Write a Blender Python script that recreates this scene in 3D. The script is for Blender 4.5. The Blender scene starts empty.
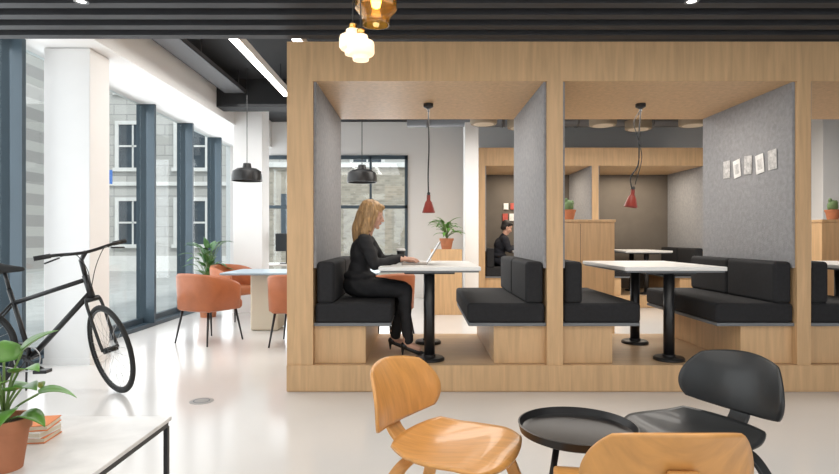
import bpy, bmesh, math, random
from mathutils import Vector, Matrix, Euler, noise
random.seed(7)
S=bpy.context.scene; C=S.collection
V=Vector
KIDS={}; ORDER=[]
def G(name):
    e=bpy.data.objects.new(name,None); C.objects.link(e); e.empty_display_size=.1
    KIDS[e.name]=[]; ORDER.append(e); return e
# ---------------- materials
def mk(name,col,rough=.5,metal=0,bump=0,bscale=60,emit=None,es=1,var=0,vscale=3,stretch=(1,1,1),trans=0,coat=0,sheen=0,spec=None):
    m=bpy.data.materials.new(name); m.use_nodes=True; nt=m.node_tree; b=nt.nodes['Principled BSDF']
    b.inputs['Base Color'].default_value=(*col,1); b.inputs['Roughness'].default_value=rough; b.inputs['Metallic'].default_value=metal
    if spec is not None: b.inputs['Specular IOR Level'].default_value=spec
    if trans: b.inputs['Transmission Weight'].default_value=trans
    if coat: b.inputs['Coat Weight'].default_value=coat
    if sheen: b.inputs['Sheen Weight'].default_value=sheen
    if emit: b.inputs['Emission Color'].default_value=(*emit,1); b.inputs['Emission Strength'].default_value=es
    tc=nt.nodes.new('ShaderNodeTexCoord'); mp=nt.nodes.new('ShaderNodeMapping'); mp.inputs['Scale'].default_value=stretch
    nt.links.new(tc.outputs['Object'],mp.inputs[0])
    if var:
        n=nt.nodes.new('ShaderNodeTexNoise'); n.inputs['Scale'].default_value=vscale; n.inputs['Detail'].default_value=6; n.inputs['Distortion'].default_value=.5
        r=nt.nodes.new('ShaderNodeValToRGB'); r.color_ramp.elements[0].position=.3; r.color_ramp.elements[1].position=.7
        r.color_ramp.elements[0].color=(*[c*(1-var) for c in col],1); r.color_ramp.elements[1].color=(*[min(1,c*(1+var)) for c in col],1)
        nt.links.new(mp.outputs[0],n.inputs[0]); nt.links.new(n.outputs[0],r.inputs[0]); nt.links.new(r.outputs[0],b.inputs['Base Color'])
    if bump:
        n=nt.nodes.new('ShaderNodeTexNoise'); n.inputs['Scale'].default_value=bscale; n.inputs['Detail'].default_value=4
        bp=nt.nodes.new('ShaderNodeBump'); bp.inputs['Strength'].default_value=bump; bp.inputs['Distance'].default_value=.01
        nt.links.new(mp.outputs[0],n.inputs[0]); nt.links.new(n.outputs[0],bp.inputs['Height']); nt.links.new(bp.outputs[0],b.inputs['Normal'])
    return m
def brick(name,c1,c2,mort,scale,rough=.9,w=.5,h=.25,bump=.4,msize=.02,plane='XZ'):
    m=bpy.data.materials.new(name); m.use_nodes=True; nt=m.node_tree; b=nt.nodes['Principled BSDF']; b.inputs['Roughness'].default_value=rough
    tc=nt.nodes.new('ShaderNodeTexCoord'); sp=nt.nodes.new('ShaderNodeSeparateXYZ'); cb=nt.nodes.new('ShaderNodeCombineXYZ')
    nt.links.new(tc.outputs['Object'],sp.inputs[0]); nt.links.new(sp.outputs[0 if plane[0]=='X' else 1],cb.inputs[0]); nt.links.new(sp.outputs[2],cb.inputs[1])
    t=nt.nodes.new('ShaderNodeTexBrick'); t.inputs['Color1'].default_value=(*c1,1); t.inputs['Color2'].default_value=(*c2,1); t.inputs['Mortar'].default_value=(*mort,1)
    t.inputs['Scale'].default_value=scale; t.inputs['Brick Width'].default_value=w; t.inputs['Row Height'].default_value=h; t.inputs['Mortar Size'].default_value=msize
    nt.links.new(cb.outputs[0],t.inputs[0]); nt.links.new(t.outputs[0],b.inputs['Base Color'])
    bp=nt.nodes.new('ShaderNodeBump'); bp.inputs['Strength'].default_value=bump; bp.inputs['Distance'].default_value=.01; bp.invert=True
    nt.links.new(t.outputs['Fac'],bp.inputs['Height']); nt.links.new(bp.outputs[0],b.inputs['Normal'])
    return m
def glassy(name,fac=.07,tint=(1,1,1)):
    m=bpy.data.materials.new(name); m.use_nodes=True; nt=m.node_tree; nt.nodes.clear()
    o=nt.nodes.new('ShaderNodeOutputMaterial'); x=nt.nodes.new('ShaderNodeMixShader'); a=nt.nodes.new('ShaderNodeBsdfTransparent'); g=nt.nodes.new('ShaderNodeBsdfGlossy')
    a.inputs[0].default_value=(*tint,1); g.inputs['Roughness'].default_value=.03; x.inputs[0].default_value=fac
    nt.links.new(a.outputs[0],x.inputs[1]); nt.links.new(g.outputs[0],x.inputs[2]); nt.links.new(x.outputs[0],o.inputs[0]); return m
OAK=mk('oak_veneer',(.59,.38,.20),.45,var=.12,vscale=3,stretch=(9,9,.7),bump=.05,bscale=20)
OAKH=mk('oak_veneer_floor',(.60,.405,.235),.4,var=.09,vscale=3,stretch=(.8,9,9))
FLOOR=mk('resin_floor',(.73,.71,.69),.16,var=.025,vscale=1.2)
WHITE=mk('white_paint',(.84,.835,.825),.6,var=.01)
SLATE=mk('slate_blue_frame',(.045,.072,.095),.45,var=.05)
BLK=mk('black_metal',(.012,.012,.013),.35,var=.05)
BLKC=mk('black_ceiling',(.018,.019,.021),.8,var=.1)
DECK=mk('ceiling_deck',(.55,.50,.45),.8,var=.05)
BAFF=mk('baffle_charcoal',(.030,.031,.035),.6,var=.1)
FELT=mk('grey_felt',(.28,.28,.29),.95,var=.12,vscale=25,bump=.35,bscale=120)
UPH=mk('black_upholstery',(.012,.012,.014),.85,var=.2,vscale=40,bump=.15,bscale=200)
TAUPE=mk('taupe_wall',(.14,.12,.10),.8,var=.1)
TOPW=mk('white_laminate',(.80,.79,.77),.35,var=.02)
GREYP=mk('grey_pan',(.16,.17,.18),.5)
GLASS=glassy('window_glass',.05,(.93,.97,.98))
TAN=mk('terracotta_leather',(.43,.135,.052),.45,var=.12,vscale=6,bump=.1,bscale=80)
TERRA=mk('terracotta_clay',(.46,.18,.09),.8,var=.15,vscale=8,bump=.1)
GRN=mk('leaf_green',(.10,.26,.035),.35,var=.4,vscale=7)
GRN2=mk('leaf_dark_green',(.04,.13,.025),.4,var=.3,vscale=9)
STEM=mk('stem_green',(.12,.2,.05),.6,var=.2)
SOIL=mk('soil',(.04,.025,.015),.95,bump=.6)
PLY=mk('honey_plywood',(.64,.31,.09),.35,var=.12,vscale=4,stretch=(2,12,2),coat=.2)
PLYB=mk('charcoal_plywood',(.018,.02,.022),.42,var=.15,vscale=6,coat=.1)
RUB=mk('tyre_rubber',(.012,.012,.012),.75,bump=.2,bscale=150)
STEEL=mk('steel',(.5,.5,.5),.3,metal=1)
SKIN=mk('skin',(.62,.35,.25),.5,var=.06,vscale=12)
BLOND=mk('blonde_hair',(.42,.25,.11),.45,var=.45,vscale=14,stretch=(5,5,.7),bump=.5,bscale=30)
DARKH=mk('dark_hair',(.015,.011,.009),.5,var=.3,vscale=20,bump=.4)
CLOTH=mk('black_cloth',(.011,.011,.013),.8,var=.3,vscale=10,bump=.25,bscale=12)
NAVY=mk('dark_jumper',(.014,.015,.022),.85,var=.2,vscale=15,bump=.2,bscale=30)
LIP=mk('lips',(.5,.12,.1),.4); EYEW=mk('eye_white',(.6,.58,.55),.3); IRIS=mk('iris',(.05,.035,.02),.2)
RED=mk('red_enamel',(.24,.035,.025),.3,var=.05)
AMBER=mk('amber_glass',(.88,.56,.14),.05,trans=.95)
BRASS=mk('brass',(.7,.45,.15),.25,metal=1)
OPAL=mk('opal_glass',(.75,.65,.5),.3,emit=(1,.78,.48),es=.75)
BULB=mk('bulb',(1,.8,.5),.3,emit=(1,.72,.35),es=16)
LEDW=mk('led_diffuser',(1,1,1),.4,emit=(1,.97,.92),es=6)
LEDWARM=mk('lamp_diffuser_warm',(.4,.33,.26),.4,emit=(1,.8,.55),es=.12)
BEIGE=mk('beige_shade',(.30,.24,.17),.7)
ALU=mk('aluminium',(.34,.30,.26),.45,metal=.2)
SCREEN=mk('screen_dark',(.02,.025,.03),.3)
MARB=mk('marble_top',(.70,.69,.68),.3,var=.15,vscale=5)
PALETAB=mk('pale_blue_tabletop',(.34,.43,.50),.4,var=.03)
STONE=brick('sandstone_blocks',(.42,.37,.30),(.28,.245,.20),(.38,.35,.31),4,w=.7,h=.28)
FAC=brick('pale_stone_facade',(.46,.45,.43),(.39,.38,.36),(.31,.30,.29),1,w=1.0,h=.4,bump=.1)
FACT=mk('facade_trim',(.66,.65,.63),.8,var=.05)
FWIN=mk('facade_window_glass',(.045,.06,.075),.2,var=.3,vscale=1)
PAVE=mk('paving',(.42,.42,.41),.8,var=.1,vscale=2)
PAPER=mk('paper',(.75,.74,.72),.8,var=.12,vscale=20); PAPERG=mk('sketch_paper',(.52,.51,.5),.8,var=.3,vscale=35)
ORANGE=mk('orange_cover',(.75,.22,.04),.5); CREAM=mk('book_pages',(.7,.63,.5),.8)
REDW=mk('poster_red',(.45,.08,.06),.7); DUCT=mk('galvanised_duct',(.12,.12,.125),.5,metal=.5)
VENT=mk('vent_metal',(.34,.33,.32),.5); CACT=mk('cactus_green',(.14,.22,.09),.7,bump=.5,bscale=60); BLUE=mk('blue_sign',(.03,.15,.5),.5)
# ---------------- mesh helpers
def bake(o):
    d=bpy.context.evaluated_depsgraph_get(); me=bpy.data.meshes.new_from_object(o.evaluated_get(d))
    o.modifiers.clear(); o.data=me
def obj(name,bm,m,g=None,smooth=False,bevel=0,M=None,solid=0,sub=0,segs=3):
    me=bpy.data.meshes.new(name); 
    if M is not None: bm.transform(M)
    bmesh.ops.recalc_face_normals(bm,faces=bm.faces)
    if smooth or bevel:
        for f in bm.faces: f.smooth=True
    bm.to_mesh(me); bm.free(); o=bpy.data.objects.new(name,me); C.objects.link(o)
    ms=m if isinstance(m,(list,tuple)) else [m]
    for x in ms: me.materials.append(x)
    if solid: k=o.modifiers.new('s','SOLIDIFY'); k.thickness=solid; k.offset=0
    if bevel:
        k=o.modifiers.new('b','BEVEL'); k.width=bevel; k.segments=segs; k.limit_method='ANGLE'; k.harden_normals=True
    if sub: k=o.modifiers.new('u','SUBSURF'); k.levels=sub; k.render_levels=sub
    if g is not None: KIDS[g.name].append(o)
    return o
def addbox(bm,x,y,z,M=None):
    vs=[bm.verts.new((a,b,c)) for a in x for b in y for c in z]
    for q in ((0,1,3,2),(4,6,7,5),(0,4,5,1),(2,3,7,6),(0,2,6,4),(1,5,7,3)): bm.faces.new([vs[i] for i in q])
    if M is not None: bmesh.ops.transform(bm,matrix=M,verts=vs)
def box(name,x,y,z,m,g=None,bevel=0,M=None,segs=3):
    bm=bmesh.new(); addbox(bm,x,y,z); return obj(name,bm,m,g,bevel=bevel,M=M,segs=segs)
def boxes(name,L,m,g=None,bevel=0):
    bm=bmesh.new()
    for b in L: addbox(bm,*b)
    return obj(name,bm,m,g,bevel=bevel)
def frame_to(p0,p1):
    d=V(p1)-V(p0); return Matrix.Translation((V(p0)+V(p1))/2)@d.to_track_quat('Z','Y').to_matrix().to_4x4(), d.length
def addcyl(bm,p0,p1,r0,r1=None,seg=16):
    r1=r0 if r1 is None else r1; M,l=frame_to(p0,p1)
    bmesh.ops.create_cone(bm,cap_ends=True,segments=seg,radius1=r0,radius2=r1,depth=l,matrix=M)
def cyl(name,p0,p1,r0,m,g=None,r1=None,seg=24,bevel=0,M=None):
    bm=bmesh.new(); addcyl(bm,p0,p1,r0,r1,seg); o=obj(name,bm,m,g,M=M,bevel=bevel)
    if not bevel: autosm(o)
    return o
def autosm(o):
    me=o.data
    for p in me.polygons: p.use_smooth=len(p.vertices)<=4
def cyls(name,L,m,g=None,seg=10,M=None):
    bm=bmesh.new()
    for l in L: addcyl(bm,*l,seg=seg) if len(l)<4 else addcyl(bm,l[0],l[1],l[2],l[3],seg)
    o=obj(name,bm,m,g,M=M); autosm(o); return o
def lathe(name,prof,c,m,g=None,seg=40,M=None,closed=False):
    bm=bmesh.new(); rings=[]
    for r,z in prof:
        rings.append([bm.verts.new((r*math.cos(2*math.pi*i/seg),r*math.sin(2*math.pi*i/seg),z)) for i in range(seg)])
    for a,b in zip(rings,rings[1:]+([rings[0]] if closed else [])):
        for i in range(seg): bm.faces.new((a[i],a[(i+1)%seg],b[(i+1)%seg],b[i]))
    if not closed:
        for r in (rings[0],rings[-1]): bm.faces.new(r)
    T=Matrix.Translation(c)@(M if M is not None else Matrix())
    o=obj(name,bm,m,g,smooth=True,M=T)
    k=o.modifiers.new('e','EDGE_SPLIT'); k.split_angle=math.radians(35); return o
def cr(pts,n=8):
    P=[V(p) for p in pts]; P=[P[0]*2-P[1]]+P+[P[-1]*2-P[-2]]; out=[]
    for i in range(1,len(P)-2):
        for k in range(n):
            t=k/n; a,b,c,d=P[i-1:i+3]
            out.append(.5*((2*b)+(c-a)*t+(2*a-5*b+4*c-d)*t*t+(3*b-a-3*c+d)*t**3))
    out.append(P[-2]); return out
def tube(name,pts,r,m,g=None,smooth=True,seg=8,M=None,bm=None,r1=None):
    own=bm is None
    if own: bm=bmesh.new()
    P=cr(pts) if smooth and len(pts)>2 else [V(p) for p in pts]
    up=V((0,0,1)); prev=None; n=len(P)
    for i,p in enumerate(P):
        d=(P[min(i+1,n-1)]-P[max(i-1,0)]).normalized()
        s=d.cross(up); 
        if s.length<.05: s=d.cross(V((0,1,0)))
        s.normalize()
        if prev is not None and s.dot(ps)<0: s=-s
        ps=s; t=d.cross(s); rr=r if r1 is None else r+(r1-r)*i/(n-1)
        ring=[bm.verts.new(p+s*rr*math.cos(2*math.pi*k/seg)+t*rr*math.sin(2*math.pi*k/seg)) for k in range(seg)]
        if prev:
            for k in range(seg): bm.faces.new((prev[k],prev[(k+1)%seg],ring[(k+1)%seg],ring[k]))
        else: bm.faces.new(ring)
        prev=ring
    bm.faces.new(prev)
    if own: return obj(name,bm,m,g,smooth=True,M=M)
def strip(name,pts,w,th,side,m,g,M=None,w1=None):
    bm=bmesh.new(); P=cr(pts); side=V(side).normalized(); n=len(P); prev=None
    for i,p in enumerate(P):
        d=(P[min(i+1,n-1)]-P[max(i-1,0)]).normalized(); nn=d.cross(side).normalized(); s=nn.cross(d).normalized()
        ww=w if w1 is None else w+(w1-w)*i/(n-1)
        ring=[bm.verts.new(p+s*a*ww/2+nn*b*th/2) for a,b in ((1,1),(1,-1),(-1,-1),(-1,1))]
        if prev:
            for k in range(4): bm.faces.new((prev[k],prev[(k+1)%4],ring[(k+1)%4],ring[k]))
        else: bm.faces.new(ring)
        prev=ring
    bm.faces.new(prev); return obj(name,bm,m,g,M=M,bevel=th*.3,segs=2)
def panel(name,f,m,g,th,M=None,n=22,round_=.6):
    bm=bmesh.new(); R=[]
    for i in range(n+1):
        row=[]
        for j in range(n+1):
            u=-1+2*i/n; v=-1+2*j/n
            du=u*math.sqrt(1-v*v/2); dv=v*math.sqrt(1-u*u/2)
            row.append(bm.verts.new(f(u+(du-u)*round_,v+(dv-v)*round_)))
        R.append(row)
    for i in range(n):
        for j in range(n): bm.faces.new((R[i][j],R[i+1][j],R[i+1][j+1],R[i][j+1]))
    return obj(name,bm,m,g,smooth=True,M=M,solid=th)
def blob(name,parts,voxel,m,g,it=4,disp=0,ds=9,stretch=(1,1,1)):
    bm=bmesh.new()
    for p in parts:
        M=p[-1] if isinstance(p[-1],Matrix) else Matrix()
        if p[0]=='s':
            bmesh.ops.create_icosphere(bm,subdivisions=3,radius=1,matrix=M@Matrix.Translation(p[1])@Matrix.Diagonal((*p[2],1)))
        else:
            a,ra,b,rb=p[1:5]; a=M@V(a); b=M@V(b)
            bmesh.ops.create_icosphere(bm,subdivisions=2,radius=ra,matrix=Matrix.Translation(a))
            bmesh.ops.create_icosphere(bm,subdivisions=2,radius=rb,matrix=Matrix.Translation(b))
            T,l=frame_to(a,b); bmesh.ops.create_cone(bm,cap_ends=True,segments=20,radius1=ra,radius2=rb,depth=l,matrix=T)
    o=obj(name,bm,m,g)
    k=o.modifiers.new('r','REMESH'); k.mode='VOXEL'; k.voxel_size=voxel; k.use_smooth_shade=True
    k=o.modifiers.new('s','SMOOTH'); k.iterations=it; k.factor=.5
    bake(o)
    if disp:
        ns=[v.normal.copy() for v in o.data.vertices]
        for v,n in zip(o.data.vertices,ns):
            q=V((v.co.x*stretch[0],v.co.y*stretch[1],v.co.z*stretch[2]))*ds
            v.co+=n*disp*(1-2*abs(noise.noise(q)))
    for q in o.data.polygons: q.use_smooth=True
    if not o.data.materials: o.data.materials.append(m)
    return o
# ================= ROOM
box('floor',(-3.8,9),(-4,11.2),(-.12,0),FLOOR)
box('street_pavement',(-30,30),(11.3,40),(-.3,-.14),PAVE)
box('street_pavement',(-30,-3.95),(-10,11.3),(-.3,-.14),PAVE)
box('ceiling',(-3.75,9),(-4,4.28),(2.95,3.0),DECK)
boxes('ceiling_void',[((-2.9,9),(4.3,11.2),(3.45,3.5)),((-3.75,9),(4.28,4.3),(2.95,3.5)),((-2.95,3),(8,8.3),(3.05,3.45))],BLKC)
L=[]; y=4.2
while y>-3.9: L.append(((-3.5,8.9),(y-.04,y+.04),(2.69,2.84))); y-=.19
boxes('ceiling_baffles',L,BAFF)
box('wall_left',(-3.75,-2.9),(4.3,11),(2.95,3.45),WHITE)
box('wall_left_header',(-3.75,-3.55),(-4,4.3),(2.86,2.95),WHITE)
box('trim_1',(-3.78,-3.55),(-4,11),(0,.05),SLATE)
ys=[3.73-1.24*k for k in range(6,0,-1)]+[3.73,4.97,6.2,7.44,8.68,9.92,10.95]
for i in range(len(ys)-1):
    w=G('window_%d'%(i+1))
    box('mullion',(-3.75,-3.51),(ys[i]-.025,ys[i]+.025),(.05,2.95),SLATE,w)
    box('glass',(-3.70,-3.69),(ys[i]+.03,ys[i+1]-.03),(.05,2.95),GLASS,w)
    box('rail',(-3.72,-3.66),(ys[i]+.03,ys[i+1]-.03),(.05,.12),SLATE,w)
def column(x,y,z): 
    g=G('structural_column'); box('shaft',x,y,(0.0,z),WHITE,g,bevel=.008); box('skirting',(x[0]-.006,x[1]+.006),(y[0]-.006,y[1]+.006),(0,.06),WHITE,g)
column((-3.49,-3.06),(5.2,5.53),2.945)
column((-2.93,-2.47),(8.8,9.2),3.445)
column((.72,.94),(8.9,9.2),3.445)
column((6.05,6.3),(8.4,8.65),3.445)
# back wall with glazing
boxes('wall_back',[((-3.8,-3.09),(11,11.2),(0,3.5)),((-.23,9),(11,11.2),(0,3.5)),((-3.09,-.23),(11,11.2),(2.78,3.5)),((-3.09,-.23),(11,11.2),(0,.25))],WHITE)
w=G('window_20')
boxes('frame',[((-3.09,-.23),(10.97,11.05),(2.72,2.79)),((-3.09,-.23),(10.97,11.05),(1.75,1.81)),((-3.09,-.23),(10.97,11.05),(.25,.31)),((-3.09,-3.03),(10.97,11.05),(.25,2.78)),((-.29,-.23),(10.97,11.05),(.25,2.78)),((-1.69,-1.63),(10.97,11.05),(.25,2.78)),((-2.4,-2.36),(10.97,11.05),(.25,2.78)),((-.98,-.94),(10.97,11.05),(.25,2.78))],SLATE,w)
box('glass',(-3.05,-.27),(11.06,11.07),(.3,2.75),GLASS,w)
box('wall_right',(9,9.2),(-4,11.2),(0,3.5),WHITE)
box('baseboard_back',(-.23,9),(10.98,11),(0,.08),WHITE)
# exterior
def facade(name,ox,rot,length,h,mat,step=2.6,ww=1.1):
    g=G(name); M=Matrix.Translation(ox)@Matrix.Rotation(rot,4,'Z')
    box('masonry',(0,length),(0,1),(-.14,h),mat,g,M=M)
    bm=bmesh.new(); bf=bmesh.new(); x=.6
    while x<length-1.5:
        z=.9
        while z<h-2:
            addbox(bm,(x,x+ww),(-.02,.02),(z,z+1.7))
            for b in (((x-.14,x),(-.07,.02),(z-.1,z+1.84)),((x+ww,x+ww+.14),(-.07,.02),(z-.1,z+1.84)),((x,x+ww),(-.07,.02),(z+1.7,z+1.84)),((x-.2,x+ww+.2),(-.12,.02),(z-.14,z)),((x,x+ww),(-.04,.02),(z+.82,z+.89)),((x+ww/2-.03,x+ww/2+.03),(-.04,.02),(z,z+1.7))): addbox(bf,*b)
            z+=3
        x+=step
    addbox(bf,(0,length),(-.1,.02),(3.2,3.35)); addbox(bf,(0,length),(-.05,.02),(-.14,.45))
    obj('panes',bm,FWIN,g,M=M); obj('surrounds',bf,FACT,g,M=M)
facade('tenement_building',(-15.5,21.8,0),-math.pi/2,30,13,FAC,2.3)
facade('apartment_building',(-17,22,0),0,36,14,FAC,2.3)
sw=G('sandstone_outbuilding'); box('masonry',(-5.6,3),(17,18),(-.14,3.3),STONE,sw); box('coping',(-5.7,3.1),(16.9,18.1),(3.3,3.45),FACT,sw)
boxes('openings',[((-4.2,-3.4),(16.97,17.02),(1.2,2.5)),((-.2,.6),(16.97,17.02),(1.2,2.5))],FWIN,sw)
sg=G('street_sign'); cyl('post',(-9.0,16,-.14),(-9.0,16,3.2),.04,GREYP,sg); box('plate',(-9.25,-8.75),(15.94,15.96),(2.7,3.1),BLUE,sg)
# ================= BOOTHS
def booth_row(name,xs,y0,y1,back=None,left_end=.2,right_end=.2):
    g=G(name); X0=xs[0][0]-left_end; X1=xs[-1][1]+right_end
    box('platform',(X0,X1),(y0+.002,y1),(0,.205),OAKH,g)
    box('platform_fascia',(X0,X1),(y0-.012,y0+.004),(.01,.207),OAK,g)
    box('canopy',(X0,X1),(y0,y1),(2.388,2.69),OAK,g)
    box('end_panel_left',(X0,xs[0][0]),(y0,y1),(.207,2.388),OAK,g)
    box('end_panel_right',(xs[-1][1],X1),(y0,y1),(.207,2.388),OAK,g)
    for a,b in zip(xs,xs[1:]): box('divider',(a[1],b[0]),(y0,y1),(.207,2.388),OAK,g)
    for a,b in xs:
        box('felt_panel',(a,a+.02),(y0+.025,y1-.01),(.95,2.388),FELT,g)
        box('felt_panel',(b-.02,b),(y0+.025,y1-.01),(.95,2.388),FELT,g)
    if back: 
        box('back_panel',(X0,X1),(y1,y1+.04),(0,2.69),back,g)
    return g
def bench(wall,d,y0,y1):
    g=G('booth_bench')
    def X(a,b): return tuple(sorted((wall+d*a,wall+d*b)))
    box('base',X(.0,.40),(y0+.06,y1-.05),(.207,.50),OAK,g,bevel=.003)
    box('seat_pan',X(.0,.60),(y0+.03,y1-.03),(.50,.525),GREYP,g,bevel=.004)
    box('seat_cushion',X(.01,.61),(y0+.02,y1-.03),(.525,.68),UPH,g,bevel=.03,segs=5)
    m=(y0+y1)/2
    box('back_cushion_1',X(.022,.16),(y0+.025,m-.004),(.675,1.0),UPH,g,bevel=.03,segs=5)
    box('back_cushion_2',X(.022,.16),(m+.004,y1-.03),(.675,1.0),UPH,g,bevel=.03,segs=5)
def btable(xc,y0,y1):
    g=G('booth_table')
    box('top',(xc-.40,xc+.40),(y0,y1),(.925,.957),TOPW,g,bevel=.006)
    box('edge_band',(xc-.385,xc+.385),(y0+.015,y1-.015),(.912,.926),GREYP,g)
    for k,yy in enumerate((y0+.13,y1-.3)):
        cyl('post_%d'%k,(xc,yy,.22),(xc,yy,.90),.042,BLK,g,seg=32)
        lathe('foot_%d'%k,[(.12,.2072),(.12,.222),(.11,.232),(.05,.237),(.05,.25)],(xc,yy,0),BLK,g)
        box('bracket_%d'%k,(xc-.2,xc+.2),(yy-.04,yy+.04),(.895,.913),BLK,g)
A=[(-.818,.979),(1.102,2.90),(3.006,4.80)]
booth_row('oak_booth_row',A,4.3,5.7)
for a,b in A:
    bench(a,1,4.3,5.7); bench(b,-1,4.3,5.7)
for xc in (.08,2.0,3.9): btable(xc,4.36,5.5)
B=[(1.102,2.90),(3.006,4.80)]
booth_row('oak_booth_row',B,9.4,10.8,back=TAUPE,left_end=.152,right_end=.15)
for a,b in B:
    bench(a,1,9.4,10.8); bench(b,-1,9.4,10.8)
for xc in (2.0,3.9): btable(xc,9.5,10.6)
# booth lamps
def red_lamp(x,y,cable,zs,tilt=0):
    g=G('red_pendant_lamp')
    lathe('canopy',[(.045,2.388),(.045,2.36),(.012,2.34),(.012,2.32)],(x,y,0),BLK,g,seg=24)
    tube('cable',cable,.0065,BLK,g)
    e=V(cable[-1]); M=Matrix.Rotation(tilt,4,'Y')
    lathe('shade',[(.001,.02),(.016,.02),(.018,-.03),(.032,-.05),(.06,-.14),(.057,-.142),(.028,-.055),(.001,-.045)],e,RED,g,M=M,seg=32)
    lathe('bulb',[(.001,-.06),(.018,-.075),(.026,-.1),(.018,-.12),(.001,-.13)],e,OPAL,g,M=M,seg=20)
    cyl('knuckle',e+V((0,-.02,.03)),e+V((0,.02,.03)),.014,BLK,g)
red_lamp(.08,5.04,[(.08,5.04,2.33),(.085,5.04,2.0),(.078,5.04,1.75),(.082,5.04,1.55)],0)
red_lamp(1.99,5.04,[(1.99,5.04,2.33),(1.975,5.04,2.1),(1.97,5.04,1.85),(1.90,5.04,1.72),(1.92,5.04,1.60)],0,.15)
tube('lamp_loop_cable',[(1.99,5.04,2.34),(1.93,5.04,2.22),(1.96,5.04,2.1),(2.0,5.04,1.9),(1.94,5.04,1.66)],.004,BLK,ORDER[-1])
# papers
g=G('pinned_drawings')
for i in range(5):
    yy=4.56+i*.17; M=Matrix.Translation((2.874,yy,1.82-.012*(i%2)))@Matrix.Rotation(random.uniform(-.16,.16),4,'X')
    box('sheet_%d'%i,(-.0015,.0015),(-.055,.055),(-.08,.08),PAPER if i%2 else PAPERG,g,M=M)
    box('ink_%d'%i,(-.0025,-.0015),(-.035,.03),(-.05,.04),PAPERG,g,M=M)
g=G('wall_pictures')
for i in range(4): box('print_%d'%i,(1.60+.13*i,1.70+.13*i),(10.77,10.795),(1.5,1.64),REDW if i%2==0 else PAPER,g)
for i in range(3): box('lower_print_%d'%i,(1.62+.13*i,1.71+.13*i),(10.77,10.795),(1.72,1.84),PAPER if i%2==0 else REDW,g)
# cabinet & cactus
def pot(g,c,r,h,m=TERRA):
    lathe('pot',[(r*.68,0),(r*.92,h*.78),(r*1.0,h*.78),(r*1.03,h),(r*.9,h),(r*.86,h*.86),(.001,h*.86)],c,m,g)
    lathe('soil',[(.001,h*.865),(r*.86,h*.87),(.001,h*.885)],c,SOIL,g,closed=False)
def cabinet(x0,x1):
    g=G('oak_planter_cabinet'); box('carcass',(x0,x1),(6.4,6.85),(.06,1.36),OAK,g,bevel=.004); box('top',(x0-.01,x1+.01),(6.385,6.86),(1.36,1.39),OAK,g,bevel=.003); box('plinth',(x0+.03,x1-.03),(6.43,6.82),(0,.06),BLK,g)
    m=(x0+x1)/2; boxes('door_gaps',[((m-.002,m+.002),(6.3985,6.41),(.1,1.34))],BLK,g)
def cactus(x,y,z):
    g=G('potted_cactus'); pot(g,(x,y,z),.08,.12)
    blob('cactus_body',[('s',(x,y,z+.16),(.055,.055,.075)),('s',(x+.04,y,z+.2),(.02,.02,.035)),('s',(x-.03,y,z+.23),(.02,.02,.03))],.006,CACT,g)
cabinet(1.45,2.23); cactus(1.76,6.6,1.391); cabinet(4.6,5.6); cactus(4.87,6.6,1.391)
# ================= leaves
def leaf(bm,base,d,length,width,droop,n=8,fold=.25,heart=False):
    d=V(d).normalized(); side=d.cross(V((0,0,1)))
    if side.length<.1: side=V((1,0,0))
    side.normalize(); p=V(base); dd=d.copy(); rows=[]
    for i in range(n+1):
        t=i/n; w=width*(math.sin(math.pi*min(1,t*.93+.07)**(.6 if heart else .8)))*.5 if i<n else .0005
        up=side.cross(dd).normalized()
        rows.append([bm.verts.new(p+side*w*a+up*(abs(a)*w*fold)) for a in (-1,-.5,0,.5,1)])
        dd=(dd+V((0,0,-droop/n))).normalized(); p=p+dd*(length/n)
    for a,b in zip(rows,rows[1:]):
        for k in range(4): bm.faces.new((a[k],a[k+1],b[k+1],b[k]))
def plant(name,c,r,h,leaves,mat,potm=TERRA):
    g=G(name); pot(g,c,r,h,potm); bm=bmesh.new(); bs=bmesh.new(); top=V(c)+V((0,0,h*.85))
    for (dx,dy,dz,L_,W_,dr) in leaves:
        tip=top+V((dx,dy,dz)); tube('x',[top,top+V((dx*.35,dy*.35,dz*.6)),tip],.004,None,bm=bs,seg=6)
        leaf(bm,tip,(dx*1.5+1e-3,dy*1.5,dz*.25+.02),L_,W_,dr,heart=True)
    o=obj('leaves',bm,mat,g,smooth=True); o.modifiers.new('s','SOLIDIFY').thickness=.0015
    obj('stems',bs,STEM,g,smooth=True)
plant('potted_houseplant',(-1.38,1.86,.4205),.078,.17,[(.05,-.02,.12,.11,.10,.8),(.08,.05,.09,.12,.10,1.0),(-.03,.04,.2,.13,.11,.6),(.04,.03,.24,.12,.11,.6),(-.08,-.03,.16,.13,.11,.9),(.02,-.07,.15,.11,.10,1.0),(.0,.08,.1,.12,.10,1.2),(-.1,.05,.08,.12,.10,1.3),(.06,-.02,.18,.10,.09,.9),(-.02,-.03,.27,.11,.10,.5),(.05,.0,.03,.10,.09,1.4),(-.05,.0,.23,.12,.11,.7),(.03,-.05,.06,.10,.09,1.2)],GRN)
def bushy(name,c,r,h,n,rad,hh,mat=GRN2,potm=TERRA,L_=.18,W_=.06):
    lv=[]
    for i in range(n):
        a=random.uniform(0,6.28); q=random.uniform(.2,1); lv.append((math.cos(a)*rad*q,math.sin(a)*rad*q,hh*random.uniform(.3,1),L_,W_,random.uniform(.6,1.4)))
    plant(name,c,r,h,lv,mat,potm)
bushy('leafy_floor_plant',(-3.15,8.35,0),.16,.4,44,.22,.75,L_=.22,W_=.09)
g=G('oak_side_cabinet'); box('carcass',(.18,.65),(8.55,8.85),(0,1.0),OAK,g,bevel=.004)
bushy('trailing_plant',(.42,8.7,1.0),.11,.17,32,.14,.28,mat=GRN,L_=.2,W_=.06)
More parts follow.
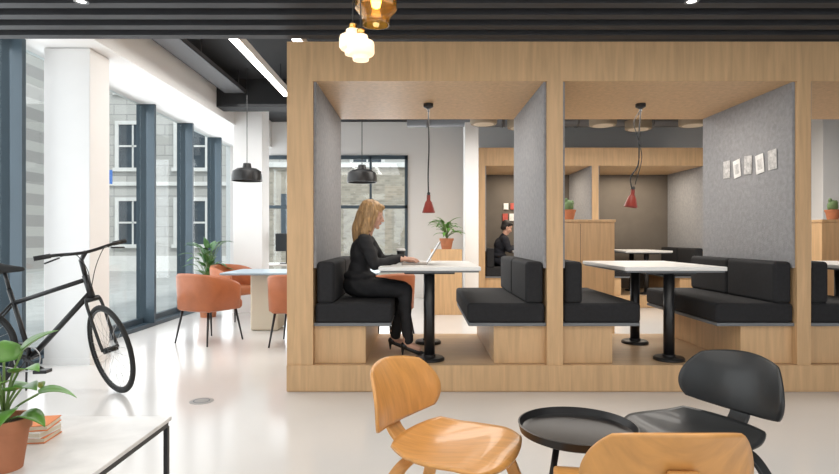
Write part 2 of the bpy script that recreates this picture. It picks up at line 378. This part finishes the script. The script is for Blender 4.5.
# ================= pendants
def dome_lamp(x,y,z):
    g=G('black_dome_pendant')
    lathe('shade',[(.02,.24),(.05,.235),(.06,.17),(.13,.165),(.185,.13),(.2,.06),(.2,0),(.19,0),(.19,.06),(.17,.12),(.001,.15)],(x,y,z),BLK,g)
    cyl('cord',(x,y,z+.23),(x,y,3.449),.005,BLK,g,seg=8)
    lathe('bulb',[(.001,.02),(.05,.03),(.07,.07),(.05,.12),(.001,.14)],(x,y,z),LEDWARM,g,seg=24)
dome_lamp(-2.31,7.5,1.94); dome_lamp(-.77,7.5,1.92)
g=G('glass_pendant_cluster')
ax_,ay_,az_=-.2175,2.8,2.36
lathe('amber_shade',[(.045,.17),(.05,.11),(.10,.09),(.105,-.03),(.07,-.075),(.067,-.11),(.063,-.11),(.066,-.072),(.10,-.028),(.096,.085),(.047,.105),(.041,.17)],(ax_,ay_,az_),AMBER,g,closed=True)
lathe('amber_bulb',[(.001,.05),(.018,.04),(.026,.01),(.02,-.02),(.001,-.03)],(ax_,ay_,az_),BULB,g,seg=24)
for n,(x,y,z,r) in enumerate(((-.345,2.9,2.20,.07),(-.285,2.72,2.11,.066))):
    lathe('opal_shade_%d'%n,[(.001,r*.9),(r*.5,r*.88),(r*.55,r*.6),(r*.95,r*.4),(r*1.0,r*.2),(r*1.0,-r*.4),(r*.9,-r*.55),(r*.62,-r*.65),(r*.58,-r*.95),(.001,-r*.96)],(x,y,z),OPAL,g)
    cyl('brass_cap_%d'%n,(x,y,z+r*.88),(x,y,z+r*1.3),r*.3,BRASS,g)
    cyl('cord_%d'%n,(x,y,z+r),(x,y,2.949),.003,BLK,g,seg=8)
cyl('amber_cord',(ax_,ay_,2.39),(ax_,ay_,2.949),.003,BLK,g,seg=8); cyl('amber_cap',(ax_,ay_,2.41),(ax_,ay_,2.55),.02,BRASS,g)
for i,(x,y) in enumerate([(-2.15,3.56),(1.73,3.56)]):
    g=G('recessed_downlight'); lathe('bezel',[(.04,.0),(.045,-.006),(.03,-.006),(.028,.0)],(x,y,2.69),GREYP,g,seg=24,closed=True); lathe('lens',[(.001,-.001),(.028,-.002),(.001,-.003)],(x,y,2.69),LEDW,g,seg=24)
for i,(x,y) in enumerate([(.95,8.3),(1.55,8.6),(2.75,8.4),(3.4,8.7),(4.1,8.4),(2.1,7.6),(3.0,7.4),(4.9,8.0)]):
    g=G('drum_ceiling_light'); lathe('drum',[(.19,0),(.2,.02),(.2,.13),(.06,.16),(.001,.16)],(x,y,2.86),BEIGE,g); lathe('diffuser',[(.001,-.004),(.15,-.004),(.15,.0),(.001,.0)],(x,y,2.86),LEDWARM,g); cyl('stem',(x,y,3.01),(x,y,3.449),.012,BLK,g,seg=10)
for x in (-1.81,-1.2):
    g=G('linear_ceiling_light'); box('housing',(x-.05,x+.05),(4.8,7.7),(3.12,3.2),WHITE,g); box('diffuser',(x-.04,x+.04),(4.85,7.65),(3.11,3.12),LEDW,g); cyls('wires',[((x,5.2,3.2),(x,5.2,3.449),.004),((x,7.3,3.2),(x,7.3,3.449),.004)],BLK,g)
g=G('ventilation_duct'); cyl('duct',(-.2,9.0,3.08),(8.9,9.0,3.08),.12,DUCT,g,seg=32); cyls('collars',[((x,9.0,3.08),(x+.04,9.0,3.08),.13) for x in (.1,1.3,2.5,3.7,4.9,6.1,7.3)],DUCT,g,seg=32); cyls('hangers',[((x,9.0,3.15),(x,9.0,3.449),.008) for x in (1.2,3,5,7)],BLK,g)
g=G('cable_tray'); boxes('tray',[((-2.75,-2.45),(4.5,7.9),(3.22,3.225)),((-2.75,-2.74),(4.5,7.9),(3.22,3.27)),((-2.46,-2.45),(4.5,7.9),(3.22,3.27))],DUCT,g); cyls('rods',[((x,y,3.22),(x,y,3.449),.006) for x in (-2.745,-2.455) for y in (5,6.3,7.6)],DUCT,g)
# ================= meeting area
def tub_chair(x,y,yaw):
    g=G('leather_tub_chair'); M=Matrix.Translation((x,y,0))@Matrix.Rotation(yaw,4,'Z')
    bm=bmesh.new(); prev=None; N=36
    for i in range(N+1):
        a=math.radians(-128+256*i/N); c,s=-math.cos(a),math.sin(a); t=abs(a)/math.radians(128)
        zt=.79-.14*(t**2.2)
        k=1/((abs(c)**3+abs(s)**3)**(1/3))
        ring=[bm.verts.new((c*k*r,s*k*r,z)) for r,z in ((.27,.37),(.30,.385),(.315,zt-.03),(.30,zt),(.27,zt-.005),(.255,zt-.04),(.245,.40))]
        if prev:
            for q in range(7): bm.faces.new((prev[q],prev[(q+1)%7],ring[(q+1)%7],ring[q]))
        else: bm.faces.new(ring)
        prev=ring
    bm.faces.new(prev); obj('back_shell',bm,TAN,g,smooth=True,M=M)
    box('seat_cushion',(-.25,.28),(-.25,.25),(.36,.48),TAN,g,bevel=.045,M=M,segs=5)
    cyls('legs',[((a*.2,b*.2,.37),(a*.26,b*.25,0.0),.014,.009) for a in (-1,1) for b in (-1,1)],BLK,g,M=M)
tub_chair(-2.40,6.4,1.1); tub_chair(-2.68,8.15,-.5); tub_chair(-1.35,6.25,1.5); tub_chair(-.4,6.4,2.2); tub_chair(-1.3,8.2,-1.5)
g=G('meeting_table'); box('top',(-2.45,-.5),(6.85,7.75),(.72,.75),PALETAB,g,bevel=.012)
box('pedestal',(-2.15,-1.8),(7.1,7.5),(.0,.72),CREAM,g,bevel=.03); box('pedestal_2',(-1.1,-.75),(7.1,7.5),(.0,.72),CREAM,g,bevel=.03)
g=G('desktop_monitor'); box('screen',(-2.42,-2.02),(9.4,9.43),(.95,1.25),SCREEN,g,bevel=.005); box('stand',(-2.25,-2.19),(9.43,9.46),(.75,1.0),BLK,g); box('foot',(-2.34,-2.1),(9.36,9.54),(.741,.755),BLK,g)
g=G('side_desk'); box('top',(-2.7,-1.7),(9.25,9.8),(.71,.74),TOPW,g,bevel=.004); cyls('legs',[((a,b,0),(a,b,.71),.02) for a in (-2.65,-1.75) for b in (9.3,9.75)],BLK,g)
# floor vent
g=G('floor_vent'); lathe('grille',[(.085,0),(.085,.002),(.075,.004),(.001,.004)],(-1.58,4.06,0),VENT,g); lathe('ring',[(.05,.0045),(.055,.0055),(.06,.0045)],(-1.58,4.06,0),GREYP,g,closed=True)
# ================= bicycle
g=G('bicycle'); R=.345
MB=Matrix.Translation((-3.32,4.11,0))@Matrix.Rotation(math.radians(7),4,'Z')@Matrix.Rotation(math.radians(-2),4,'X')
hp=V((.80,0,.90)); ax=V((-.30,0,.954)).normalized()
ST=MB@Matrix.Translation(hp)@Matrix.Rotation(math.radians(-46),4,ax)@Matrix.Translation(-hp)
def torus(name,c,R_,r,m,M,seg=64,s2=10):
    bm=bmesh.new(); rings=[]
    for i in range(seg):
        a=2*math.pi*i/seg; u=V((math.cos(a),0,math.sin(a)))
        rings.append([bm.verts.new(V(c)+u*(R_+r*math.cos(2*math.pi*k/s2))+V((0,1,0))*r*math.sin(2*math.pi*k/s2)) for k in range(s2)])
    for i in range(seg):
        a,b=rings[i],rings[(i+1)%seg]
        for k in range(s2): bm.faces.new((a[k],a[(k+1)%s2],b[(k+1)%s2],b[k]))
    return obj(name,bm,m,g,smooth=True,M=M)
def wheel(tag,c,M):
    torus(tag+'_tyre',c,R-.018,.018,RUB,M); torus(tag+'_rim',c,R-.041,.009,BLK,M)
    cyl(tag+'_hub',V(c)+V((0,-.05,0)),V(c)+V((0,.05,0)),.022,BLK,g,M=M)
    cyls(tag+'_spokes',[(V(c)+V((.02*math.cos(a+.5),(.03 if i%2 else -.03),.02*math.sin(a+.5))),V(c)+V(((R-.045)*math.cos(a),0,(R-.045)*math.sin(a))),.0013) for i,a in enumerate([2*math.pi*i/28 for i in range(28)])],STEEL,g,seg=5,M=M)
wheel('rear',(0,0,R),MB); wheel('front',(1.005,0,R),ST)
bb=(.43,0,.29)
def T(n,a,b,r,M=MB,m=BLK,r1=None): cyl(n,a,b,r,m,g,M=M,seg=16,r1=r1)
T('down_tube',bb,(.84,0,.77),.021); T('top_tube',(.31,0,.70),(.81,0,.87),.017); T('seat_tube',bb,(.27,0,.80),.017); T('seat_post',(.27,0,.80),(.235,0,.93),.013)
T('head_tube',hp+V((.0,0,.0)),(.85,0,.735),.024)
for s in (-1,1):
    T('chain_stay_%d'%s,(.43,s*.03,.29),(0,s*.06,R),.01); T('seat_stay_%d'%s,(.30,s*.02,.70),(0,s*.06,R),.008)
    tube('fork_%d'%s,[(.852,s*.02,.735),(.862,s*.052,.70),(.955,s*.055,.45),(1.005,s*.055,R)],.012,BLK,g,M=ST)
T('fork_crown',(.855,-.045,.72),(.855,.045,.72),.018,ST)
T('steerer',hp,(.775,0,1.02),.017,ST); T('stem',(.775,0,1.015),(.875,0,1.085),.016,ST)
tube('handlebar',[(.835,-.30,1.105),(.865,-.2,1.105),(.875,0,1.085),(.865,.2,1.105),(.835,.30,1.105)],.012,BLK,g,M=ST)
for s in (-1,1):
    cyl('grip_%d'%s,(.85,s*.22,1.105),(.83,s*.32,1.105),.017,RUB,g,M=ST); cyl('brake_lever_%d'%s,(.89,s*.18,1.085),(.885,s*.28,1.065),.006,BLK,g,M=ST)
    tube('brake_cable_%d'%s,[(.88,s*.17,1.09),(.95,s*.1,1.10),(.93,s*.03,.97),(.86,0,.80)],.003,BLK,g,M=ST)
blob('saddle',[('c',(.10,0,.95),.055,(.20,0,.955),.045,MB),('c',(.20,0,.955),.04,(.36,0,.95),.018,MB),('s',(.10,.045,.95),(.06,.045,.025),MB),('s',(.10,-.045,.95),(.06,.045,.025),MB)],.01,RUB,g)
torus('chainring',(.43,-.05,.29),.09,.005,STEEL,MB,40,6); cyls('spider',[((.43,-.05,.29),(.43+.09*math.cos(a),-.05,.29+.09*math.sin(a)),.006) for a in (0.3,1.56,2.8,4.07,5.3)],BLK,g,M=MB)
T('crank_r',(.43,-.07,.29),(.57,-.08,.21),.01); T('crank_l',(.43,.07,.29),(.29,.08,.37),.01); T('axle',(.43,-.07,.29),(.43,.07,.29),.016)
box('pedal_r',(.53,.62),(-.17,-.08),(.20,.225),BLK,g,M=MB,bevel=.004); box('pedal_l',(.25,.34),(.08,.17),(.36,.385),BLK,g,M=MB,bevel=.004)
cyls('chain',[((.43,-.05,.38),(0,-.05,.385),.004),((.43,-.05,.20),(0,-.05,.305),.004)],STEEL,g,M=MB,seg=6); T('cassette',(0,-.055,R),(0,-.035,R),.042,m=STEEL)
T('kickstand',(.38,.04,.28),(.30,.19,.012),.008)
# ================= foreground furniture
g=G('marble_coffee_table'); box('top',(-2.6,-1.065),(1.15,2.41),(.402,.42),MARB,g,bevel=.004)
fr=[]
for x in (-2.58,-1.08):
    for y in (1.17,2.39): fr.append(((x-.009,x+.009),(y-.009,y+.009),(0,.3815)))
    fr.append(((x-.008,x+.008),(1.17,2.39),(.10,.116))); fr.append(((x-.009,x+.009),(1.17,2.39),(.381,.4015)))
for y in (1.17,2.39): fr.append(((-2.58,-1.08),(y-.008,y+.008),(.10,.116))); fr.append(((-2.58,-1.08),(y-.009,y+.009),(.381,.4015)))
boxes('frame',fr,BLK,g)
g=G('book_stack')
for i,(m,a) in enumerate(((ORANGE,.1),(PAPER,-.05),(ORANGE,.2))):
    M=Matrix.Translation((-1.49,2.14,.4205+i*.022))@Matrix.Rotation(a,4,'Z')
    box('pages_%d'%i,(-.085,.083),(-.058,.058),(.003,.018),CREAM,g,M=M); boxes_=[((-.09,.086),(-.062,.062),(0,.003)),((-.09,.086),(-.062,.062),(.018,.021)),((-.09,-.087),(-.062,.062),(0,.021))]
    bm=bmesh.new(); [addbox(bm,*b) for b in boxes_]; obj('cover_%d'%i,bm,m,g,M=M)
def lcw(name,x,y,fx,fy,m):
    g=G(name); yaw=math.atan2(fy,fx); M=Matrix.Translation((x,y,0))@Matrix.Rotation(yaw,4,'Z')
    def seat(u,v):
        X=.225*u; w=.27*(1-.10*(1-u)/2*1.2); Y=w*v
        z=.365+.03*v*v*(.4+.6*(1-u)/2)-.012*math.cos(u*2)-.05*max(0,u-.35)**2*2.2+.05*max(0,-u-.35)**2*1.5+.012*u
        return (X,Y,z)
    def back(u,v):
        h=.128*u; w=.245*(1-.12*u); Y=w*v
        X=-.30-.12*u*.3+.08*v*v-.02*u*u; return (X,Y,.542+h)
    panel('seat',seat,m,g,.012,M,round_=.62); panel('backrest',back,m,g,.012,M,round_=.62)
    strip('spine',[(.06,0,.335),(-.10,0,.325),(-.22,0,.328),(-.300,0,.385),(-.318,0,.47),(-.325,0,.56)],.10,.018,(0,1,0),m,g,M,w1=.085)
    strip('front_legs',[(.20,.245,0),(.165,.205,.20),(.13,.15,.315),(.125,.0,.335),(.13,-.15,.315),(.165,-.205,.20),(.20,-.245,0)],.055,.018,(1,0,.1),m,g,M)
    strip('rear_legs',[(-.29,.225,0),(-.23,.19,.17),(-.18,.13,.285),(-.16,.0,.308),(-.18,-.13,.285),(-.23,-.19,.17),(-.29,-.225,0)],.055,.018,(1,0,.1),m,g,M)
lcw('plywood_lounge_chair',.15,2.22,.83,-.50,PLY)
lcw('plywood_lounge_chair',.71,1.83,.0,1,PLY)
lcw('plywood_lounge_chair',1.16,2.38,-.88,-.42,PLYB)
g=G('round_tray_table')
lathe('tray',[(.001,.415),(.20,.415),(.222,.425),(.23,.455),(.224,.456),(.214,.43),(.198,.424),(.001,.424)],(.62,2.2,0),BLK,g,seg=64)
cyls('legs',[((.62+.10*math.cos(a),2.2+.10*math.sin(a),.414),(.62+.19*math.cos(a),2.2+.19*math.sin(a),0),.013,.010) for a in (.5,2.07,3.64,5.2)],BLK,g)
lathe('leg_ring',[(.13,.2),(.14,.2),(.14,.21),(.13,.21)],(.62,2.2,0),BLK,g,closed=True)
# ================= people
def hand(g,tag,w,f,s,n,curl=1,sc=1):
    w=V(w); f=V(f).normalized(); n=V(n); n=(n-f*n.dot(f)).normalized(); s0=f.cross(n); s=s0 if s0.dot(V(s))>0 else -s0
    P=[('c',w-f*.03,.024*sc,w,.024*sc)]
    for i,(l,r) in enumerate(((.070,.0085),(.078,.009),(.072,.0085),(.056,.0075))):
        k=w+(f*(.082-.004*abs(i-1))+s*(.031-.0205*i)+n*.002)*sc
        P.append(('c',w+s*(.014-.009*i)*sc,.015*sc,k,.0105*sc)); p=k
        for j,(fr_,an) in enumerate(((.45,12),(.3,38),(.25,60))):
            a=math.radians(an*curl); d=f*math.cos(a)-n*math.sin(a)+s*(.05-.04*i); q=p+d*l*fr_*sc
            P.append(('c',p,r*sc*(1-.1*j),q,r*sc*(.9-.1*j))); p=q
    b=w+(f*.015+s*.022-n*.004)*sc; c=b+(f*.035+s*.026-n*.006)*sc; d=c+(f*.03+s*.008-n*.008)*sc; e=d+(f*.022-n*.006)*sc
    P+=[('c',b,.015*sc,c,.011*sc),('c',c,.011*sc,d,.0095*sc),('c',d,.0095*sc,e,.008*sc)]
    blob(tag,P,.0032,SKIN,g,it=3)
def person(name,dx,dy,k,hairmat,cloth,female,head_pitch,lean):
    g=G(name); D=V((dx,dy,0)); Y=4.78
    def p(x,y,z): return V((x,Y+y,z))+D
    L=lean
    hip=p(-.53,0,.785); chest=p(-.50+L*.6,0,1.05-L*.1); nb=p(-.475+L,0,1.225-L*.2)
    sh={s:p(-.475+L*.95,s*.165*k,1.165-L*.2) for s in (-1,1)}
    el={-1:p(-.37+L*.4,-.235,.965),1:p(-.35+L*.4,.225,.985)}; wr={-1:p(-.155,-.10,1.005),1:p(-.135,.10,1.005)}
    kn={-1:p(-.115,-.11,.748),1:p(-.135,.09,.748)}; an={-1:p(-.095,-.13,.335),1:p(-.21,.10,.335)}
    B=[('s',hip,(.12*k,.16,.10)),('s',p(-.52+L*.3,0,.92),(.092*k,.125*k,.12)),('s',chest,(.105*k,.148*k,.14)),('c',sh[-1],.056*k,sh[1],.056*k),('c',chest,.085*k,nb-V((0,0,.03)),.05)]
    if female: B+=[('s',p(-.43+L*.7,s*.065,1.06),(.055,.058,.055)) for s in (-1,1)]
    B+=[('s',p(-.52+L*.2,0,.865),(.128*k,.165*k,.055)),('s',p(-.47,0,.86),(.10*k,.15*k,.04))]
    B+=[('c',nb-V((.01,0,.04)),.062*k,nb+V((.0,0,.0)),.05*k)]
    for s in (-1,1):
        B+=[('c',sh[s],.056*k,el[s],.044*k),('c',el[s],.043*k,wr[s]-V((.02,0,0)),.031*k)]
        h=p(-.50,s*.085,.770)
        B+=[('c',h,.085,h.lerp(kn[s],.5),.074*k),('c',h.lerp(kn[s],.5),.074*k,kn[s],.055*k),('c',kn[s],.054*k,kn[s].lerp(an[s],.35)+V((-.015,0,0)),.052*k),('c',kn[s].lerp(an[s],.35)+V((-.015,0,0)),.052*k,an[s],.042*k)]
    blob('clothed_body',B,.010,cloth,g,it=4,disp=.006,ds=11,stretch=(1,1,1.4))
    for s in (-1,1):
        f=(V((1,-s*.25,-.05))); hand(g,'hand_%s'%('right' if s<0 else 'left'),wr[s],f,(0,-s,0),(0,0,1),.9,1.0 if female else 1.08)
        a=an[s]; z0=.207
        if female:
            blob('foot_%d'%s,[('c',a+V((-.01,0,.04)),.034,a+V((-.015,0,-.03)),.03),('c',a+V((-.015,0,-.03)),.028,a+V((.09,0,-.075)),.024)],.006,SKIN,g)
            blob('high_heel_%d'%s,[('s',a+V((-.03,0,-.045)),(.034,.03,.032)),('c',a+V((-.02,0,-.06)),.022,a+V((.08,0,-.10)),.024),('c',a+V((.08,0,-.10)),.024,a+V((.13,0,-.113)),.014),('c',a+V((-.045,0,-.05)),.016,V((a.x-.045,a.y,z0+.007)),.007)],.005,BLK,g,it=2)
        else: blob('shoe_%d'%s,[('c',a+V((-.03,0,-.07)),.045,a+V((.12,0,-.09)),.036),('c',a,.045,a+V((-.01,0,-.07)),.045)],.008,BLK,g)
    hc=nb+V((.055,0,.155 if female else .15)); H=Matrix.Translation(hc)@Matrix.Rotation(math.radians(head_pitch),4,'Y')
    F=[('s',(-.012,0,.03),(.092,.073,.080),H),('s',(.026,0,-.018),(.058,.058,.072),H),('s',(.03,0,-.065),(.047,.043,.036),H),('s',(.068,0,-.088),(.019,.02,.017),H),
       ('c',(.084,0,.010),.0065,(.101,0,-.022),.0095,H),('s',(.089,0,-.027),(.011,.015,.008),H),('s',(.077,0,-.051),(.014,.02,.012),H),
       ('c',nb-V((.005,0,.03)),.05,hc+V((-.02,0,-.07)),.045)]
    for s in (-1,1): F+=[('s',(.068,s*.026,.024),(.014,.022,.007),H),('s',(.055,s*.034,-.025),(.024,.022,.022),H),('s',(.066,s*.029,.004),(.012,.016,.012),H),('s',(-.005,s*.074,-.012),(.017,.008,.028),H)]
    blob('head',F,.0042,SKIN,g,it=2)
    blob('lips',[('s',(.088,0,-.047),(.006,.018,.0035),H),('s',(.087,0,-.055),(.006,.015,.0045),H)],.002,LIP,g,it=1)
    for s in (-1,1):
        blob('eye_%d'%s,[('s',(.0705,s*.029,.003),(.009,.011,.0055),H)],.0018,EYEW,g,it=0); blob('iris_%d'%s,[('s',(.0775,s*.029,.003),(.0035,.005,.005),H)],.001,IRIS,g,it=0)
        blob('eyebrow_%d'%s,[('c',(.082,s*.016,.026),.003,(.073,s*.045,.026),.0025,H)],.002,hairmat,g,it=0)
    if female:
        Q=[('s',(-.028,0,.043),(.100,.084,.085),H),('s',(.04,0,.085),(.04,.05,.025),H)]
        for s in (-1,1): Q+=[('s',(-.03,s*.058,-.02),(.058,.032,.085),H),('c',(-.02,s*.068,-.05),.032,(-.02,s*.082,-.15),.036,H),('c',(-.02,s*.082,-.15),.036,(.015,s*.075,-.25),.02,H),('c',(.03,s*.07,.03),.016,(.02,s*.08,-.12),.018,H)]
        Q+=[('c',(-.07,0,-.0),.065,(-.085,0,-.15),.055,H),('c',(-.085,0,-.15),.055,(-.07,0,-.25),.03,H)]
        blob('hair',Q,.0045,hairmat,g,it=2,disp=.005,ds=22,stretch=(1.6,1.6,.35))
    else:
        Q=[('s',(-.026,0,.045),(.094,.081,.080),H),('s',(.035,0,.082),(.045,.055,.025),H),('s',(-.045,0,.0),(.062,.074,.07),H),('s',(-.06,0,-.04),(.04,.055,.04),H)]
        blob('hair',Q,.005,hairmat,g,it=3,disp=.003,ds=30)
person('seated_woman',0,0,1.0,BLOND,CLOTH,True,16,.02)
person('seated_man',1.90,5.15,1.13,DARKH,NAVY,False,28,.07)
def laptop(x,y,z,s=1,t=.36,m=ALU):
    g=G('laptop'); M=Matrix.Translation((x,y,z))
    box('base',(-.21,0),(-.155,.155),(.001,.015),m,g,bevel=.004,M=M); box('keyboard',(-.17,-.06),(-.13,.13),(.0145,.0165),GREYP,g,M=M)
    M2=M@Matrix.Translation((0,0,.012))@Matrix.Rotation(t,4,'Y')
    box('lid',(0,.007),(-.155,.155),(0,.215),m,g,bevel=.003,M=M2); box('display',(-.001,.0),(-.145,.145),(.01,.205),SCREEN,g,M=M2)
laptop(.06,4.80,.957,t=.55); laptop(2.0,9.96,.957)
g=G('takeaway_coffee_cup'); lathe('cup',[(.028,0),(.04,.11),(.001,.11)],(-.17,5.1,.9575),BLK,g,seg=28); lathe('lid',[(.043,.108),(.043,.118),(.036,.13),(.001,.13)],(-.17,5.1,.9575),PAPER,g,seg=28)
# ================= finalize groups
bpy.context.view_layer.update()
for e in ORDER:
    ks=KIDS[e.name]
    if not ks: continue
    pts=[v.co for o in ks for v in o.data.vertices]
    mn=V([min(p[i] for p in pts) for i in range(3)]); mx=V([max(p[i] for p in pts) for i in range(3)])
    e.location=((mn.x+mx.x)/2,(mn.y+mx.y)/2,mn.z)
    for o in ks: o.parent=e; o.matrix_parent_inverse=Matrix.Translation(e.location).inverted()
# ================= light
w=bpy.data.worlds.new('World'); S.world=w; w.use_nodes=True; bg=w.node_tree.nodes['Background']; bg.inputs[0].default_value=(.94,.97,1,1); bg.inputs[1].default_value=1.75
def sun(rot,e,ang,col=(1,.96,.9)):
    l=bpy.data.lights.new('sun','SUN'); l.energy=e; l.angle=math.radians(ang); l.color=col; o=bpy.data.objects.new('sun',l); o.rotation_euler=rot; C.objects.link(o)
sun((math.radians(45),0,math.radians(40)),2.0,8)
def area(n,loc,sx,sy,e,col=(1,.95,.88),rot=(0,0,0)):
    l=bpy.data.lights.new(n,'AREA'); l.shape='RECTANGLE'; l.size=sx; l.size_y=sy; l.energy=e; l.color=col; o=bpy.data.objects.new(n,l); o.location=loc; o.rotation_euler=rot; C.objects.link(o)
area('ceiling_fill_front',(.5,1.5,2.66),5,3,88)  # added unseen panel that brightens the front area, not a fixture
area('ceiling_fill_mid',(2.5,7.3,2.84),5,1.5,110)  # broad fill added between the booth rows, separate from the drum lights
area('ceiling_light_left',(-1.6,6.5,3.09),2,3,50,(1,.98,.95))
area('window_daylight_left',(-3.62,6.3,1.55),2.6,9,125,(.95,.98,1),(0,-math.pi/2,0))
area('window_daylight_back',(-1.66,10.9,1.55),2.7,2.3,55,(.95,.98,1),(-math.pi/2,0,0))
for x in (.08,2.0,3.9): area('booth_fill',(x,5.0,2.36),.9,.8,13)  # added fill under each canopy; the booths have no ceiling panel
for x in (2.0,3.9): area('booth_fill_rear',(x,10.1,2.36),.9,.8,20,(1,.87,.7))  # warm fill added to lift the rear booth interiors, no fitted lamp
cam=bpy.data.cameras.new('camera'); cam.sensor_width=36; cam.lens=560/839*36; cam.clip_start=.05
co=bpy.data.objects.new('camera',cam); co.location=(0,0,1.19); co.rotation_euler=(math.pi/2,0,0); C.objects.link(co); S.camera=co
S.view_settings.view_transform='Standard'; S.view_settings.exposure=.2
